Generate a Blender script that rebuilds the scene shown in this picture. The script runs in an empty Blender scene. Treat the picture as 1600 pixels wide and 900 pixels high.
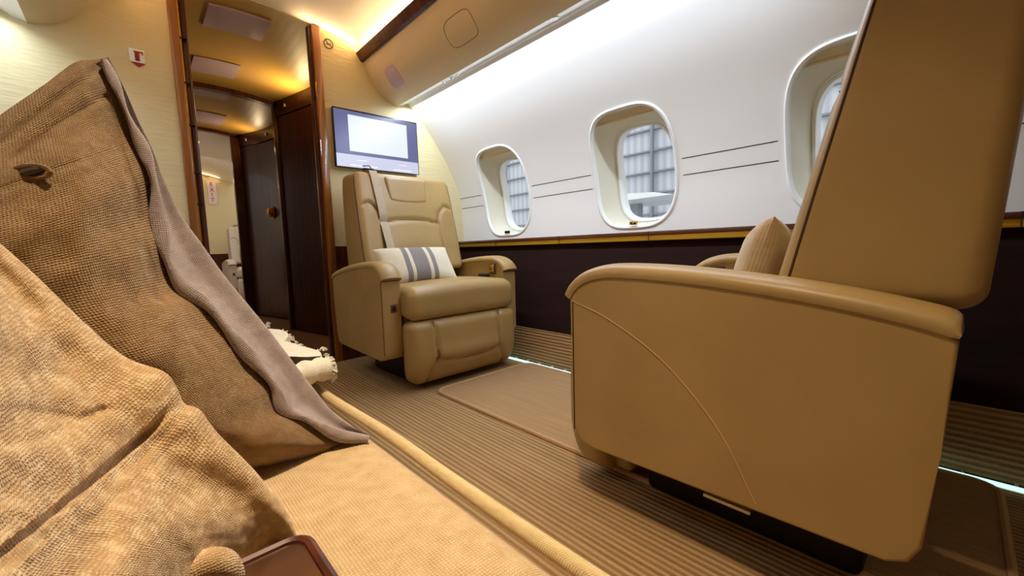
import bpy, bmesh, math, random
from mathutils import Vector, Matrix, noise
from mathutils.geometry import delaunay_2d_cdt
random.seed(4)
C = bpy.context.scene.collection
PI = math.pi

# ------------------------------------------------------------------ camera
F = 643.0; EYE = Vector((0, 0, 0.65))
def _ray(u, v): return Vector((u - 800, -(v - 450), -F))
_Y = _ray(204, 405).normalized(); _X = _ray(1500, 365).normalized()
_X = (_X - _Y * _X.dot(_Y)).normalized(); _Z = _X.cross(_Y)
R3 = Matrix((_X, _Y, _Z))                      # camera -> world
cam_d = bpy.data.cameras.new('camera'); cam = bpy.data.objects.new('camera', cam_d); C.objects.link(cam)
cam_d.sensor_width = 36; cam_d.lens = F / 1600 * 36; cam_d.clip_start = 0.01; cam_d.clip_end = 200
cam.matrix_world = Matrix.Translation(EYE) @ R3.to_4x4()
bpy.context.scene.camera = cam
def at(u, v, y):                               # the point of the place seen at (u, v) that lies at distance y down the cabin
    d = R3 @ _ray(u, v); return EYE + d * (y / d.y)
def atx(u, v, x):
    d = R3 @ _ray(u, v); return EYE + d * (x / d.x)
def atz(u, v, z):
    d = R3 @ _ray(u, v); return EYE + d * ((z - EYE.z) / d.z)

# ------------------------------------------------------------------ world, exposure
sc = bpy.context.scene
sc.view_settings.view_transform = 'Standard'; sc.view_settings.look = 'None'
sc.view_settings.exposure = 0.0; sc.view_settings.gamma = 1.0; sc.view_settings.use_curve_mapping = False
w = bpy.data.worlds.new('world'); sc.world = w; w.use_nodes = True
bgn = w.node_tree.nodes['Background']; bgn.inputs[0].default_value = (0.92, 0.96, 1.0, 1); bgn.inputs[1].default_value = 1.5

# ------------------------------------------------------------------ lamps
def area(name, loc, sx, sy, power, col, direction, spread=180, roll_axis=(0, 1, 0)):
    l = bpy.data.lights.new(name, 'AREA'); l.shape = 'RECTANGLE'; l.size = sx; l.size_y = sy
    l.energy = power; l.color = col; l.spread = math.radians(spread)
    o = bpy.data.objects.new(name, l); C.objects.link(o)
    z = -Vector(direction).normalized(); y = Vector(roll_axis); y = (y - z * y.dot(z)).normalized(); x = y.cross(z)
    m = Matrix((x, y, z)).transposed().to_4x4(); o.matrix_world = Matrix.Translation(Vector(loc)) @ m
    return o
WARM = (1.0, 0.69, 0.40); COOL = (0.72, 0.85, 1.0)
CX = 0.565                                     # centre line of the cabin
def mx(x): return 2 * CX - x
Y0, Y1 = -1.30, 2.50                           # rear and front bulkhead of this cabin
YL = Y1 - Y0; YM = (Y0 + Y1) / 2
LL = 2.2; LM = Y1 - .05 - LL / 2                # the lit run of the strips
area('cove_light_strip', (1.185, LM, 1.812), 0.02, LL, 17, WARM, (-0.75, 0, 0.5))
area('cove_light_strip', (mx(1.185), LM + .35, 1.812), 0.02, LL - .7, 14, WARM, (0.75, 0, 0.5))
area('sidewall_light_strip', (1.405, LM, 1.580), 0.022, LL, 19.5, COOL, (0.12, 0, -1.0))
area('sidewall_light_strip', (mx(1.405), LM + .5, 1.580), 0.022, LL - 1.0, 6, COOL, (-0.38, 0, -1.0))
area('bulkhead_light_strip', (0.93, Y1 - .012, 1.868), 0.30, 0.012, 0.7, WARM, (0, -1, 0.5), roll_axis=(0, 0, 1))
area('ceiling_downlight', (0.22, 0.30, 1.895), 0.07, 0.07, 5.0, (1, .82, .58), (0, 0, -1), spread=75)
area('corridor_light', (1.035, 3.42, 1.72), 0.03, 0.10, 3.2, (1, .70, .34), (-1, -.2, 0.35))
area('corridor_light', (1.020, 4.85, 1.74), 0.03, 0.08, 1.5, (1, .70, .40), (-1, -.2, 0.2))
area('aft_cabin_light', (0.60, 6.5, 1.90), 0.5, 0.5, 12, (1, .84, .66), (0, 0.2, -1))

# ------------------------------------------------------------------ materials
def s2l(c):
    return tuple((x / 12.92 if x <= .04045 else ((x + .055) / 1.055) ** 2.4) for x in (v / 255 for v in c)) + (1,)
def mat(name, rgb, rough=.5, metal=0, coat=0, bump=None, emit=None, spec=.5, var=None, sheen=0):
    m = bpy.data.materials.new(name); m.use_nodes = True; nt = m.node_tree; b = nt.nodes['Principled BSDF']
    b.inputs['Base Color'].default_value = s2l(rgb); b.inputs['Roughness'].default_value = rough
    b.inputs['Metallic'].default_value = metal; b.inputs['Coat Weight'].default_value = coat
    b.inputs['Coat Roughness'].default_value = .08; b.inputs['Specular IOR Level'].default_value = spec
    if sheen: b.inputs['Sheen Weight'].default_value = sheen
    if emit:
        b.inputs['Emission Color'].default_value = s2l(emit[0]); b.inputs['Emission Strength'].default_value = emit[1]
    tc = nt.nodes.new('ShaderNodeTexCoord')
    if var:                                    # (scale, darker colour) mottling of the base colour
        n = nt.nodes.new('ShaderNodeTexNoise'); n.inputs['Scale'].default_value = var[0]; n.inputs['Detail'].default_value = 4
        r = nt.nodes.new('ShaderNodeMix'); r.data_type = 'RGBA'
        r.inputs[6].default_value = s2l(rgb); r.inputs[7].default_value = s2l(var[1])
        nt.links.new(tc.outputs['Object'], n.inputs['Vector'])
        cr = nt.nodes.new('ShaderNodeMapRange'); cr.inputs[1].default_value = .35; cr.inputs[2].default_value = .65
        nt.links.new(n.outputs['Fac'], cr.inputs[0]); nt.links.new(cr.outputs[0], r.inputs[0]); nt.links.new(r.outputs[2], b.inputs['Base Color'])
    if bump:                                   # (scale, strength, distance)
        n = nt.nodes.new('ShaderNodeTexNoise'); n.inputs['Scale'].default_value = bump[0]; n.inputs['Detail'].default_value = 3
        bp = nt.nodes.new('ShaderNodeBump'); bp.inputs['Strength'].default_value = bump[1]; bp.inputs['Distance'].default_value = bump[2]
        nt.links.new(tc.outputs['Object'], n.inputs['Vector']); nt.links.new(n.outputs['Fac'], bp.inputs['Height']); nt.links.new(bp.outputs[0], b.inputs['Normal'])
    return m
def nodes(m): return m.node_tree.nodes, m.node_tree.links, m.node_tree.nodes['Principled BSDF']
def fabric(name, rgb, dark, pitch, strength=.6, dist=.002, fuzz=60, fuzz_rgb=None, soft=1.6):
    """woven cloth on the uv map (in metres)"""
    m = mat(name, rgb, .95, spec=.15, sheen=.25); N, L, b = nodes(m)
    uv = N.new('ShaderNodeUVMap')
    nz = N.new('ShaderNodeTexNoise'); nz.inputs['Scale'].default_value = .25 / pitch; nz.inputs['Detail'].default_value = 3
    L.new(uv.outputs[0], nz.inputs['Vector'])
    ws = []
    for d in ('X', 'Y'):
        wv = N.new('ShaderNodeTexWave'); wv.bands_direction = d; wv.inputs['Scale'].default_value = 1 / (pitch * 3.18 * 2)*6.28/2
        wv.inputs['Distortion'].default_value = soft; wv.inputs['Detail'].default_value = 2; wv.inputs['Detail Scale'].default_value = 1.3
        L.new(uv.outputs[0], wv.inputs['Vector']); ws.append(wv)
    mul = N.new('ShaderNodeMath'); mul.operation = 'MULTIPLY'; L.new(ws[0].outputs['Fac'], mul.inputs[0]); L.new(ws[1].outputs['Fac'], mul.inputs[1])
    add = N.new('ShaderNodeMath'); add.operation = 'MULTIPLY_ADD'; add.inputs[1].default_value = .7
    L.new(nz.outputs['Fac'], add.inputs[0]); L.new(mul.outputs[0], add.inputs[2])
    mp = N.new('ShaderNodeMapRange'); mp.inputs[1].default_value = .25; mp.inputs[2].default_value = .95; L.new(add.outputs[0], mp.inputs[0])
    mi = N.new('ShaderNodeMix'); mi.data_type = 'RGBA'; mi.inputs[6].default_value = s2l(dark); mi.inputs[7].default_value = s2l(rgb)
    L.new(mp.outputs[0], mi.inputs[0]); col = mi.outputs[2]
    tc = N.new('ShaderNodeTexCoord'); n2 = N.new('ShaderNodeTexNoise'); n2.inputs['Scale'].default_value = fuzz; n2.inputs['Detail'].default_value = 6
    L.new(tc.outputs['Object'], n2.inputs['Vector'])
    if fuzz_rgb:
        m2 = N.new('ShaderNodeMix'); m2.data_type = 'RGBA'; m2.inputs[7].default_value = s2l(fuzz_rgb); L.new(col, m2.inputs[6])
        r2 = N.new('ShaderNodeMapRange'); r2.inputs[1].default_value = .45; r2.inputs[2].default_value = .75; L.new(n2.outputs['Fac'], r2.inputs[0])
        L.new(r2.outputs[0], m2.inputs[0]); col = m2.outputs[2]
    L.new(col, b.inputs['Base Color'])
    bp = N.new('ShaderNodeBump'); bp.inputs['Strength'].default_value = strength; bp.inputs['Distance'].default_value = dist
    L.new(add.outputs[0], bp.inputs['Height']); L.new(bp.outputs[0], b.inputs['Normal'])
    return m
def wood(name, rgb, dark, axis='Z', rough=.28, coat=.5):
    m = mat(name, rgb, rough, coat=coat); N, L, b = nodes(m)
    tc = N.new('ShaderNodeTexCoord'); mp = N.new('ShaderNodeMapping')
    sc_ = {'X': (1.2, 22, 22), 'Y': (22, 1.2, 22), 'Z': (22, 22, 1.2)}[axis]; mp.inputs['Scale'].default_value = sc_
    n = N.new('ShaderNodeTexNoise'); n.inputs['Scale'].default_value = 1.5; n.inputs['Detail'].default_value = 6; n.inputs['Distortion'].default_value = .6
    cr = N.new('ShaderNodeValToRGB'); cr.color_ramp.elements[0].position = .3; cr.color_ramp.elements[1].position = .7
    cr.color_ramp.elements[0].color = s2l(dark); cr.color_ramp.elements[1].color = s2l(rgb)
    L.new(tc.outputs['Object'], mp.inputs[0]); L.new(mp.outputs[0], n.inputs['Vector']); L.new(n.outputs['Fac'], cr.inputs[0]); L.new(cr.outputs[0], b.inputs['Base Color'])
    return m
def ribbed(name, rgb, dark, axis, pitch, dist=.004):
    """carpet with irregular ribs; axis = the coordinate that runs across the ribs"""
    m = mat(name, rgb, .95, spec=.1); N, L, b = nodes(m)
    tc = N.new('ShaderNodeTexCoord'); mp = N.new('ShaderNodeMapping')
    k = [3.0, 3.0, 3.0]; k['XYZ'.index(axis)] = 1 / pitch; mp.inputs['Scale'].default_value = k
    n = N.new('ShaderNodeTexNoise'); n.inputs['Scale'].default_value = 1; n.inputs['Detail'].default_value = 2.5; n.inputs['Roughness'].default_value = .45
    L.new(tc.outputs['Object'], mp.inputs[0]); L.new(mp.outputs[0], n.inputs['Vector'])
    wv = N.new('ShaderNodeTexWave'); wv.bands_direction = axis; wv.inputs['Scale'].default_value = .314 / pitch; wv.inputs['Distortion'].default_value = 2.2
    wv.inputs['Detail'].default_value = 1.5; wv.inputs['Detail Scale'].default_value = .12; L.new(tc.outputs['Object'], wv.inputs['Vector'])
    mr = N.new('ShaderNodeMapRange'); mr.inputs[1].default_value = .25; mr.inputs[2].default_value = .80
    mq = N.new('ShaderNodeMix'); mq.inputs[0].default_value = .55; L.new(wv.outputs['Fac'], mq.inputs[2]); L.new(n.outputs['Fac'], mq.inputs[3]); L.new(mq.outputs[0], mr.inputs[0])
    f = N.new('ShaderNodeTexNoise'); f.inputs['Scale'].default_value = 260; L.new(tc.outputs['Object'], f.inputs['Vector'])
    ma = N.new('ShaderNodeMath'); ma.operation = 'MULTIPLY_ADD'; ma.inputs[1].default_value = .5; L.new(f.outputs['Fac'], ma.inputs[0]); L.new(mr.outputs[0], ma.inputs[2])
    mi = N.new('ShaderNodeMix'); mi.data_type = 'RGBA'; mi.inputs[6].default_value = s2l(dark); mi.inputs[7].default_value = s2l(rgb)
    m3 = N.new('ShaderNodeMapRange'); m3.inputs[1].default_value = .05; m3.inputs[2].default_value = 1.35; L.new(ma.outputs[0], m3.inputs[0]); L.new(m3.outputs[0], mi.inputs[0])
    L.new(mi.outputs[2], b.inputs['Base Color'])
    bp = N.new('ShaderNodeBump'); bp.inputs['Strength'].default_value = .8; bp.inputs['Distance'].default_value = dist
    L.new(ma.outputs[0], bp.inputs['Height']); L.new(bp.outputs[0], b.inputs['Normal'])
    return m
def wallcover(name, rgb):
    m = mat(name, rgb, .6, spec=.3); N, L, b = nodes(m)
    tc = N.new('ShaderNodeTexCoord'); mp = N.new('ShaderNodeMapping'); mp.inputs['Scale'].default_value = (9, 9, 70)
    n = N.new('ShaderNodeTexNoise'); n.inputs['Scale'].default_value = 1.4; n.inputs['Detail'].default_value = 2
    bp = N.new('ShaderNodeBump'); bp.inputs['Strength'].default_value = .5; bp.inputs['Distance'].default_value = .004
    L.new(tc.outputs['Object'], mp.inputs[0]); L.new(mp.outputs[0], n.inputs['Vector']); L.new(n.outputs['Fac'], bp.inputs['Height']); L.new(bp.outputs[0], b.inputs['Normal'])
    return m
LEATHER = mat('tan_leather', (174, 144, 90), .42, bump=(420, .12, .001), spec=.45, var=(5, (166, 135, 82)))
LEATHER_AFTLIT = mat('aftlit_leather', (190, 178, 158), .5, bump=(420, .12, .001), spec=.4)  # copy of the leather, with the aft cabin's light put into its greyer colour
SEAM = mat('seam_shadow', (74, 50, 32), .8)
STITCH = mat('stitch_thread', (196, 160, 100), .7)
STRAP = fabric('strap_webbing', (206, 190, 166), (186, 168, 142), .004, .3, .0006)
GOLD = mat('gold_metal', (240, 190, 80), .22, metal=1)
BRASS = mat('brass_metal', (205, 150, 60), .25, metal=1)
KNOB = mat('polished_brass', (236, 184, 84), .38, metal=.75)
CHROME = mat('silver_metal', (205, 205, 205), .25, metal=1)
BLACK = mat('black_plastic', (16, 15, 16), .4)
DARKMETAL = mat('dark_metal', (40, 34, 30), .45, metal=.6)
DARKWOOD = wood('dark_mahogany', (96, 44, 26), (46, 20, 12), 'Z', .34, .2); DARKWOOD.node_tree.nodes['Principled BSDF'].inputs['Specular IOR Level'].default_value = .3
DADO = wood('dark_wood_panel', (40, 16, 9), (28, 11, 7), 'Y', .8, 0); DADO.node_tree.nodes['Principled BSDF'].inputs['Specular IOR Level'].default_value = .15
TRIMWOOD = wood('cherry_wood_trim', (104, 52, 26), (70, 32, 16), 'Y')
JAMBWOOD = wood('jamb_wood', (156, 96, 38), (116, 66, 26), 'Z')
CREAM = wallcover('cream_wallcovering', (218, 202, 156))
SIDEWALL = mat('sidewall_vinyl', (236, 234, 231), .5, spec=.3, bump=(300, .05, .0005))
VALANCE = mat('valance_vinyl', (218, 198, 162), .5, spec=.3)
CEIL = mat('ceiling_vinyl', (244, 232, 208), .6, spec=.2)
OLIVE = mat('corridor_ceiling_vinyl', (200, 160, 78), .42, spec=.4)
WHITE = mat('white_plastic', (238, 240, 238), .35)
REVEAL = mat('reveal_plastic', (220, 214, 194), .45)
SLOT = mat('dark_slot', (20, 16, 14), .9)
MAUVE = mat('mauve_panel', (196, 172, 190), .4)
GLOW_COOL = mat('floor_strip_glow', (220, 240, 236), .5, emit=((190, 235, 225), 1.3))
CARPET = ribbed('ribbed_carpet', (200, 164, 116), (128, 94, 58), 'X', .0165)
KICK = ribbed('ribbed_kick_carpet', (200, 164, 116), (128, 94, 58), 'Z', .0165)
MAT = ribbed('mat_carpet', (196, 160, 118), (150, 114, 76), 'X', .009, .0012)
BIND = mat('mat_binding', (196, 156, 112), .9)
PLAINCARPET = mat('corridor_carpet', (150, 110, 70), .95, bump=(300, .5, .002))

# ------------------------------------------------------------------ mesh helpers
def tag(o, label=None, cat=None, group=None, kind=None):
    if label: o['label'] = label
    if cat: o['category'] = cat
    if group: o['group'] = group
    if kind: o['kind'] = kind
    return o
def empty(name, loc=(0, 0, 0), rz=0, **k):
    o = bpy.data.objects.new(name, None); C.objects.link(o); o.location = loc; o.rotation_euler = (0, 0, rz); o.empty_display_size = .05
    return tag(o, **k)
def link(name, me, m, parent=None, smooth=True, **k):
    o = bpy.data.objects.new(name, me); C.objects.link(o)
    for mm in (m if isinstance(m, (list, tuple)) else [m]): me.materials.append(mm)
    if smooth:
        me.shade_smooth()
        try: me.set_sharp_from_angle(angle=math.radians(38))
        except Exception: pass
    if parent: o.parent = parent
    if name in ('armrest', 'arm_cap', 'seat_pan', 'base', 'board'):
        wn = o.modifiers.new('wn', 'WEIGHTED_NORMAL'); wn.keep_sharp = True; wn.weight = 100
    return tag(o, **k)
def obj(name, bm, m, parent=None, smooth=True, **k):
    bmesh.ops.recalc_face_normals(bm, faces=bm.faces)
    me = bpy.data.meshes.new(name); bm.to_mesh(me); bm.free()
    return link(name, me, m, parent, smooth, **k)
def add_box(bm, p0, p1, bev=0, seg=2, mi=0):
    x0, y0, z0 = p0; x1, y1, z1 = p1
    vs = [bm.verts.new(p) for p in ((x0, y0, z0), (x1, y0, z0), (x1, y1, z0), (x0, y1, z0), (x0, y0, z1), (x1, y0, z1), (x1, y1, z1), (x0, y1, z1))]
    fs = [bm.faces.new([vs[i] for i in q]) for q in ((0, 3, 2, 1), (4, 5, 6, 7), (0, 1, 5, 4), (1, 2, 6, 5), (2, 3, 7, 6), (3, 0, 4, 7))]
    for f in fs: f.material_index = mi
    if bev:
        es = list({e for f in fs for e in f.edges})
        r = bmesh.ops.bevel(bm, geom=es, offset=bev, segments=seg, affect='EDGES', profile=.5)
        for f in r['faces']: f.material_index = mi
def box(p0, p1, bev=0, seg=2):
    bm = bmesh.new(); add_box(bm, p0, p1, bev, seg); return bm
def add_tube(bm, pts, r, n=8, closed=False, mi=0):
    pts = [Vector(p) for p in pts]; N = len(pts); rings = []; up = Vector((0, 0, 1))
    rr = r if callable(r) else (lambda t: r)
    prev = None
    for i, p in enumerate(pts):
        a = pts[(i - 1) % N] if (closed or i > 0) else p; b = pts[(i + 1) % N] if (closed or i < N - 1) else p
        t = (b - a).normalized()
        if prev is None: x = t.cross(up if abs(t.z) < .9 else Vector((1, 0, 0))).normalized()
        else: x = (prev - t * prev.dot(t)).normalized()
        prev = x; y = t.cross(x); q = rr(i / max(1, N - 1))
        rings.append([bm.verts.new(p + (x * math.cos(2 * PI * k / n) + y * math.sin(2 * PI * k / n)) * q) for k in range(n)])
    for i in range(N if closed else N - 1):
        A = rings[i]; B = rings[(i + 1) % N]
        for k in range(n):
            f = bm.faces.new((A[k], A[(k + 1) % n], B[(k + 1) % n], B[k])); f.material_index = mi
    if not closed:
        bm.faces.new(rings[0][::-1]).material_index = mi; bm.faces.new(rings[-1]).material_index = mi
def tube(pts, r, n=8, closed=False):
    bm = bmesh.new(); add_tube(bm, pts, r, n, closed); return bm
def cr(p0, p1, p2, p3, t):
    return 0.5 * ((2 * p1) + (p2 - p0) * t + (2 * p0 - 5 * p1 + 4 * p2 - p3) * t * t + (3 * p1 - p0 - 3 * p2 + p3) * t ** 3)
def spline(pts, n):
    """n samples along a Catmull-Rom curve"""
    P = [Vector(p) for p in pts]; P = [P[0] * 2 - P[1]] + P + [P[-1] * 2 - P[-2]]; K = len(P) - 3; out = []
    for i in range(n):
        s = i / (n - 1) * K; j = min(int(s), K - 1); out.append(cr(P[j], P[j + 1], P[j + 2], P[j + 3], s - j))
    return out
def grid_mesh(name, rows, uvs=None, closed_v=False):
    nu = len(rows); nv = len(rows[0]); verts = [tuple(p) for r in rows for p in r]; faces = []
    for i in range(nu - 1):
        for j in range(nv if closed_v else nv - 1):
            k = (j + 1) % nv; faces.append((i * nv + j, i * nv + k, (i + 1) * nv + k, (i + 1) * nv + j))
    me = bpy.data.meshes.new(name); me.from_pydata(verts, [], faces); me.update()
    # uv in metres, from the lengths along the middle row and column
    U = [0]; 
    for i in range(1, nu): U.append(U[-1] + (Vector(rows[i][nv // 2]) - Vector(rows[i - 1][nv // 2])).length)
    V = [0]
    for j in range(1, nv): V.append(V[-1] + (Vector(rows[nu // 2][j]) - Vector(rows[nu // 2][j - 1])).length)
    V.append(V[-1] + V[1])
    uvl = me.uv_layers.new(name='UVMap'); li = 0
    for i in range(nu - 1):
        for j in range(nv if closed_v else nv - 1):
            for (a, b) in ((i, j), (i, j + 1), (i + 1, j + 1), (i + 1, j)):
                uvl.data[li].uv = (U[a], V[b]); li += 1
    return me
def cpatch(ctrl, nu, nv):
    rows = [spline(r, nv) for r in ctrl]; cols = [spline([rows[i][j] for i in range(len(rows))], nu) for j in range(nv)]
    return [[cols[j][i] for j in range(nv)] for i in range(nu)]
def rbox(name, sx, sy, sz, r, deform, m, parent, h=.012, **k):
    """rounded cushion box centred on the origin, reshaped by deform(point, face_axis)"""
    bm = bmesh.new(); uvl = bm.loops.layers.uv.new('UVMap')
    dims = (sx, sy, sz); cache = {}
    N = [max(4, int(round(d / h))) for d in dims]
    def coord(a, i):                           # denser near the ends so that the corners stay round
        return (-math.cos(PI * i / N[a]) * .35 + (2 * i / N[a] - 1) * .65) * dims[a] / 2
    def V(p):
        key = tuple(round(c, 6) for c in p)
        if key in cache: return cache[key]
        inner = [max(-d / 2 + r, min(d / 2 - r, c)) for c, d in zip(p, dims)]
        off = Vector([c - q for c, q in zip(p, inner)])
        q = Vector(inner) + (off.normalized() * r if off.length > 1e-9 else off)
        v = bm.verts.new(deform(q) if deform else q); cache[key] = v; return v
    for a in range(3):
        b, c = [x for x in range(3) if x != a]
        for s in (-1, 1):
            for i in range(N[b]):
                for j in range(N[c]):
                    ps = []
                    for (di, dj) in ((0, 0), (1, 0), (1, 1), (0, 1)):
                        p = [0, 0, 0]; p[a] = s * dims[a] / 2; p[b] = coord(b, i + di); p[c] = coord(c, j + dj); ps.append(p)
                    vs = [V(p) for p in ps]
                    if len(set(vs)) < 3: continue
                    try: f = bm.faces.new(vs)
                    except ValueError: continue
                    for lo, p in zip(f.loops, ps): lo[uvl].uv = (p[b], p[c])
    o = obj(name, bm, m, parent, **k)
    try:
        for e in o.data.attributes: 
            if e.name == 'sharp_edge': o.data.attributes.remove(e); break
    except Exception: pass
    return o
def groove(p2, line, wdt, depth):
    """depth of a seam at the 2-d point p2 for the polyline line"""
    best = 9
    for a, b in zip(line[:-1], line[1:]):
        ax, ay = a; bx, by = b; dx, dy = bx - ax, by - ay; L = dx * dx + dy * dy
        t = max(0, min(1, ((p2[0] - ax) * dx + (p2[1] - ay) * dy) / L)) if L else 0
        d = math.hypot(p2[0] - ax - t * dx, p2[1] - ay - t * dy)
        if d < best: best = d
    return depth * math.exp(-(best / wdt) ** 2)
def prism(profile, axis, a0, a1, bev=0, seg=3):
    """polygon profile extruded along axis; profile is given in the other two coordinates"""
    bm = bmesh.new(); o = [i for i in range(3) if i != axis]
    def P(q, a):
        p = [0, 0, 0]; p[axis] = a; p[o[0]] = q[0]; p[o[1]] = q[1]; return p
    A = [bm.verts.new(P(q, a0)) for q in profile]; B = [bm.verts.new(P(q, a1)) for q in profile]
    bm.faces.new(A); bm.faces.new(B[::-1]); n = len(A)
    for i in range(n): bm.faces.new((A[i], B[i], B[(i + 1) % n], A[(i + 1) % n]))
    if bev:
        caps = [e for e in bm.edges if (e.verts[0] in A and e.verts[1] in A) or (e.verts[0] in B and e.verts[1] in B)]
        bmesh.ops.bevel(bm, geom=caps, offset=bev, segments=seg, affect='EDGES', profile=.5)
    bmesh.ops.triangulate(bm, faces=[f for f in bm.faces if len(f.verts) > 4])
    return bm
def disc(c, r, nrm, th=.002, n=24):
    """thin round plate"""
    bm = bmesh.new(); z = Vector(nrm).normalized(); x = z.orthogonal().normalized(); y = z.cross(x); c = Vector(c)
    A = [bm.verts.new(c + (x * math.cos(2 * PI * k / n) + y * math.sin(2 * PI * k / n)) * r) for k in range(n)]
    B = [bm.verts.new(v.co + z * th) for v in A]
    bm.faces.new(A); bm.faces.new(B[::-1])
    for k in range(n): bm.faces.new((A[k], A[(k + 1) % n], B[(k + 1) % n], B[k]))
    return bm
def struct(name, bm, m, parent=None, smooth=True):
    o = obj(name, bm, m, parent, smooth)
    if not parent: o['kind'] = 'structure'
    return o

# ------------------------------------------------------------------ the room shell
def ceil_z(x): return 1.935 - 0.24 * (x - CX) ** 2 - 0.25 * max(0, abs(x - CX) - .5) ** 2
PROF = [(1.822, .700), (1.828, .80), (1.824, .927), (1.791, 1.073), (1.717, 1.238), (1.586, 1.43), (1.48, 1.545), (1.428, 1.598)]
_ps = spline([Vector((a, b, 0)) for a, b in PROF], 200); _al = [0]
for a, b in zip(_ps[:-1], _ps[1:]): _al.append(_al[-1] + (b - a).length)
SL = _al[-1]
def wallpt(y, s, d=0, side=1):
    """point of the curved side wall: s metres up from the ledge, d metres outward"""
    s = max(0, min(SL, s)); i = 0; lo, hi = 0, len(_al) - 1
    while hi - lo > 1:
        m_ = (lo + hi) // 2
        if _al[m_] <= s: lo = m_
        else: hi = m_
    t = (s - _al[lo]) / (_al[hi] - _al[lo]); p = _ps[lo].lerp(_ps[hi], t); tg = (_ps[hi] - _ps[lo]).normalized()
    x = p.x + tg.y * d; z = p.y - tg.x * d
    return Vector((x if side > 0 else mx(x), y, z))
def s_at_z(z):
    for i in range(len(_ps) - 1):
        if _ps[i].y <= z <= _ps[i + 1].y: return _al[i] + (_al[i + 1] - _al[i]) * (z - _ps[i].y) / (_ps[i + 1].y - _ps[i].y)
    return SL
WW, WH = 0.213, 0.281                           # half size of a window opening
S_WIN = s_at_z(1.010)
WIN_Y = [2.005, 1.085, 0.235, -0.66]
def sup(t, a, b, e=3.2):
    c, s = math.cos(t), math.sin(t)
    return (a * math.copysign(abs(c) ** (2 / e), c), b * math.copysign(abs(s) ** (2 / e), s))
def sidewall(name, side, wins):
    pts = []; edges = []
    ny, ns = 96, 30
    for i in range(ny + 1):
        for j in range(ns + 1):
            y = Y0 + YL * i / ny; s = SL * j / ns
            if all(not (abs(y - wy) < WW + .02 and abs(s - S_WIN) < WH + .02) for wy in wins) or i in (0, ny) or j in (0, ns): pts.append(Vector((y, s)))
    for wy in wins:
        b0 = len(pts); n = 96
        for k in range(n): q = sup(2 * PI * k / n, WW, WH); pts.append(Vector((wy + q[0], S_WIN + q[1])))
        edges += [(b0 + k, b0 + (k + 1) % n) for k in range(n)]
    v, e, f, *_ = delaunay_2d_cdt(pts, edges, [], 0, 1e-6)
    def inside(c):
        for wy in wins:
            if (abs(c[0] - wy) / WW) ** 3.2 + (abs(c[1] - S_WIN) / WH) ** 3.2 < .985: return True
    fs = [t for t in f if not inside(((v[t[0]][0] + v[t[1]][0] + v[t[2]][0]) / 3, (v[t[0]][1] + v[t[1]][1] + v[t[2]][1]) / 3))]
    me = bpy.data.meshes.new(name); me.from_pydata([tuple(wallpt(q[0], q[1], 0, side)) for q in v], [], [tuple(t) for t in fs]); me.update()
    o = link(name, me, SIDEWALL); o['kind'] = 'structure'; me.shade_smooth()
    return o
sidewall('wall_right', 1, WIN_Y)
sidewall('wall_left', -1, [])

# lower wall, ledge and carpeted kick along the right side (mirrored on the left)
DADO_P = [(1.640, .190), (1.790, .668)]
for side, nm in ((1, 'right'), (-1, 'left')):
    f = (lambda x: x) if side > 0 else mx
    struct('wall_%s_lower' % nm, prism([(f(1.640), .185), (f(1.792), .700), (f(1.84), .700), (f(1.84), .185)], 1, Y0, Y1), DADO, smooth=False)
    struct('baseboard_%s' % nm, prism([(f(1.618), 0), (f(1.634), .188), (f(1.70), .188), (f(1.70), 0)], 1, Y0, Y1), KICK, smooth=False)
led = struct('trim_1', box((1.752, Y0, .686), (1.83, Y1, .704), .003), TRIMWOOD)
struct('trim_2', box((1.758, Y0, .662), (1.80, Y1, .6855), .002), mat('gold_trim', (226, 180, 56), .42, metal=.55))
jb = bmesh.new()
for yy in (2.05, 1.51, .97, .43, -.11, -.65): add_box(jb, (1.7505, yy - .0012, .663), (1.7535, yy + .0012, .7045))
struct('trim_3', jb, SLOT)
# floor light strip and its air slot
struct('trim_4', box((1.580, Y0, 0.0), (1.592, Y1, .010), .002), GLOW_COOL)
tk = bmesh.new()
add_box(tk, (1.592, Y0, 0), (1.617, Y1, .003)); struct('trim_5', tk, SLOT)
tk = bmesh.new(); yy = Y0 + .05
while yy < Y1: add_box(tk, (1.592, yy, 0), (1.617, yy + .006, .009)); yy += .093
struct('trim_6', tk, WHITE)
# panel joints between the windows
jn = bmesh.new()
def strip_on_wall(bm, y0, y1, s, w_=.0016, n=2):
    for a, b in ((y0, y1),):
        vs = [bm.verts.new(wallpt(y, s + ds, d)) for y in (a, b) for ds, d in ((-w_, -.0008), (w_, -.0008), (w_, .002), (-w_, .002))]
        for q in ((0, 1, 2, 3), (7, 6, 5, 4), (0, 4, 5, 1), (1, 5, 6, 2), (2, 6, 7, 3), (3, 7, 4, 0)): bm.faces.new([vs[i] for i in q])
gaps = [(Y1 - .005, WIN_Y[0] + WW + .03)] + [(a - WW - .03, b + WW + .03) for a, b in zip(WIN_Y[:-1], WIN_Y[1:])]
for zz in (1.014, .944):
    for a, b in gaps: strip_on_wall(jn, a, b, s_at_z(zz))
struct('trim_7', jn, SLOT, smooth=False)

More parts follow.
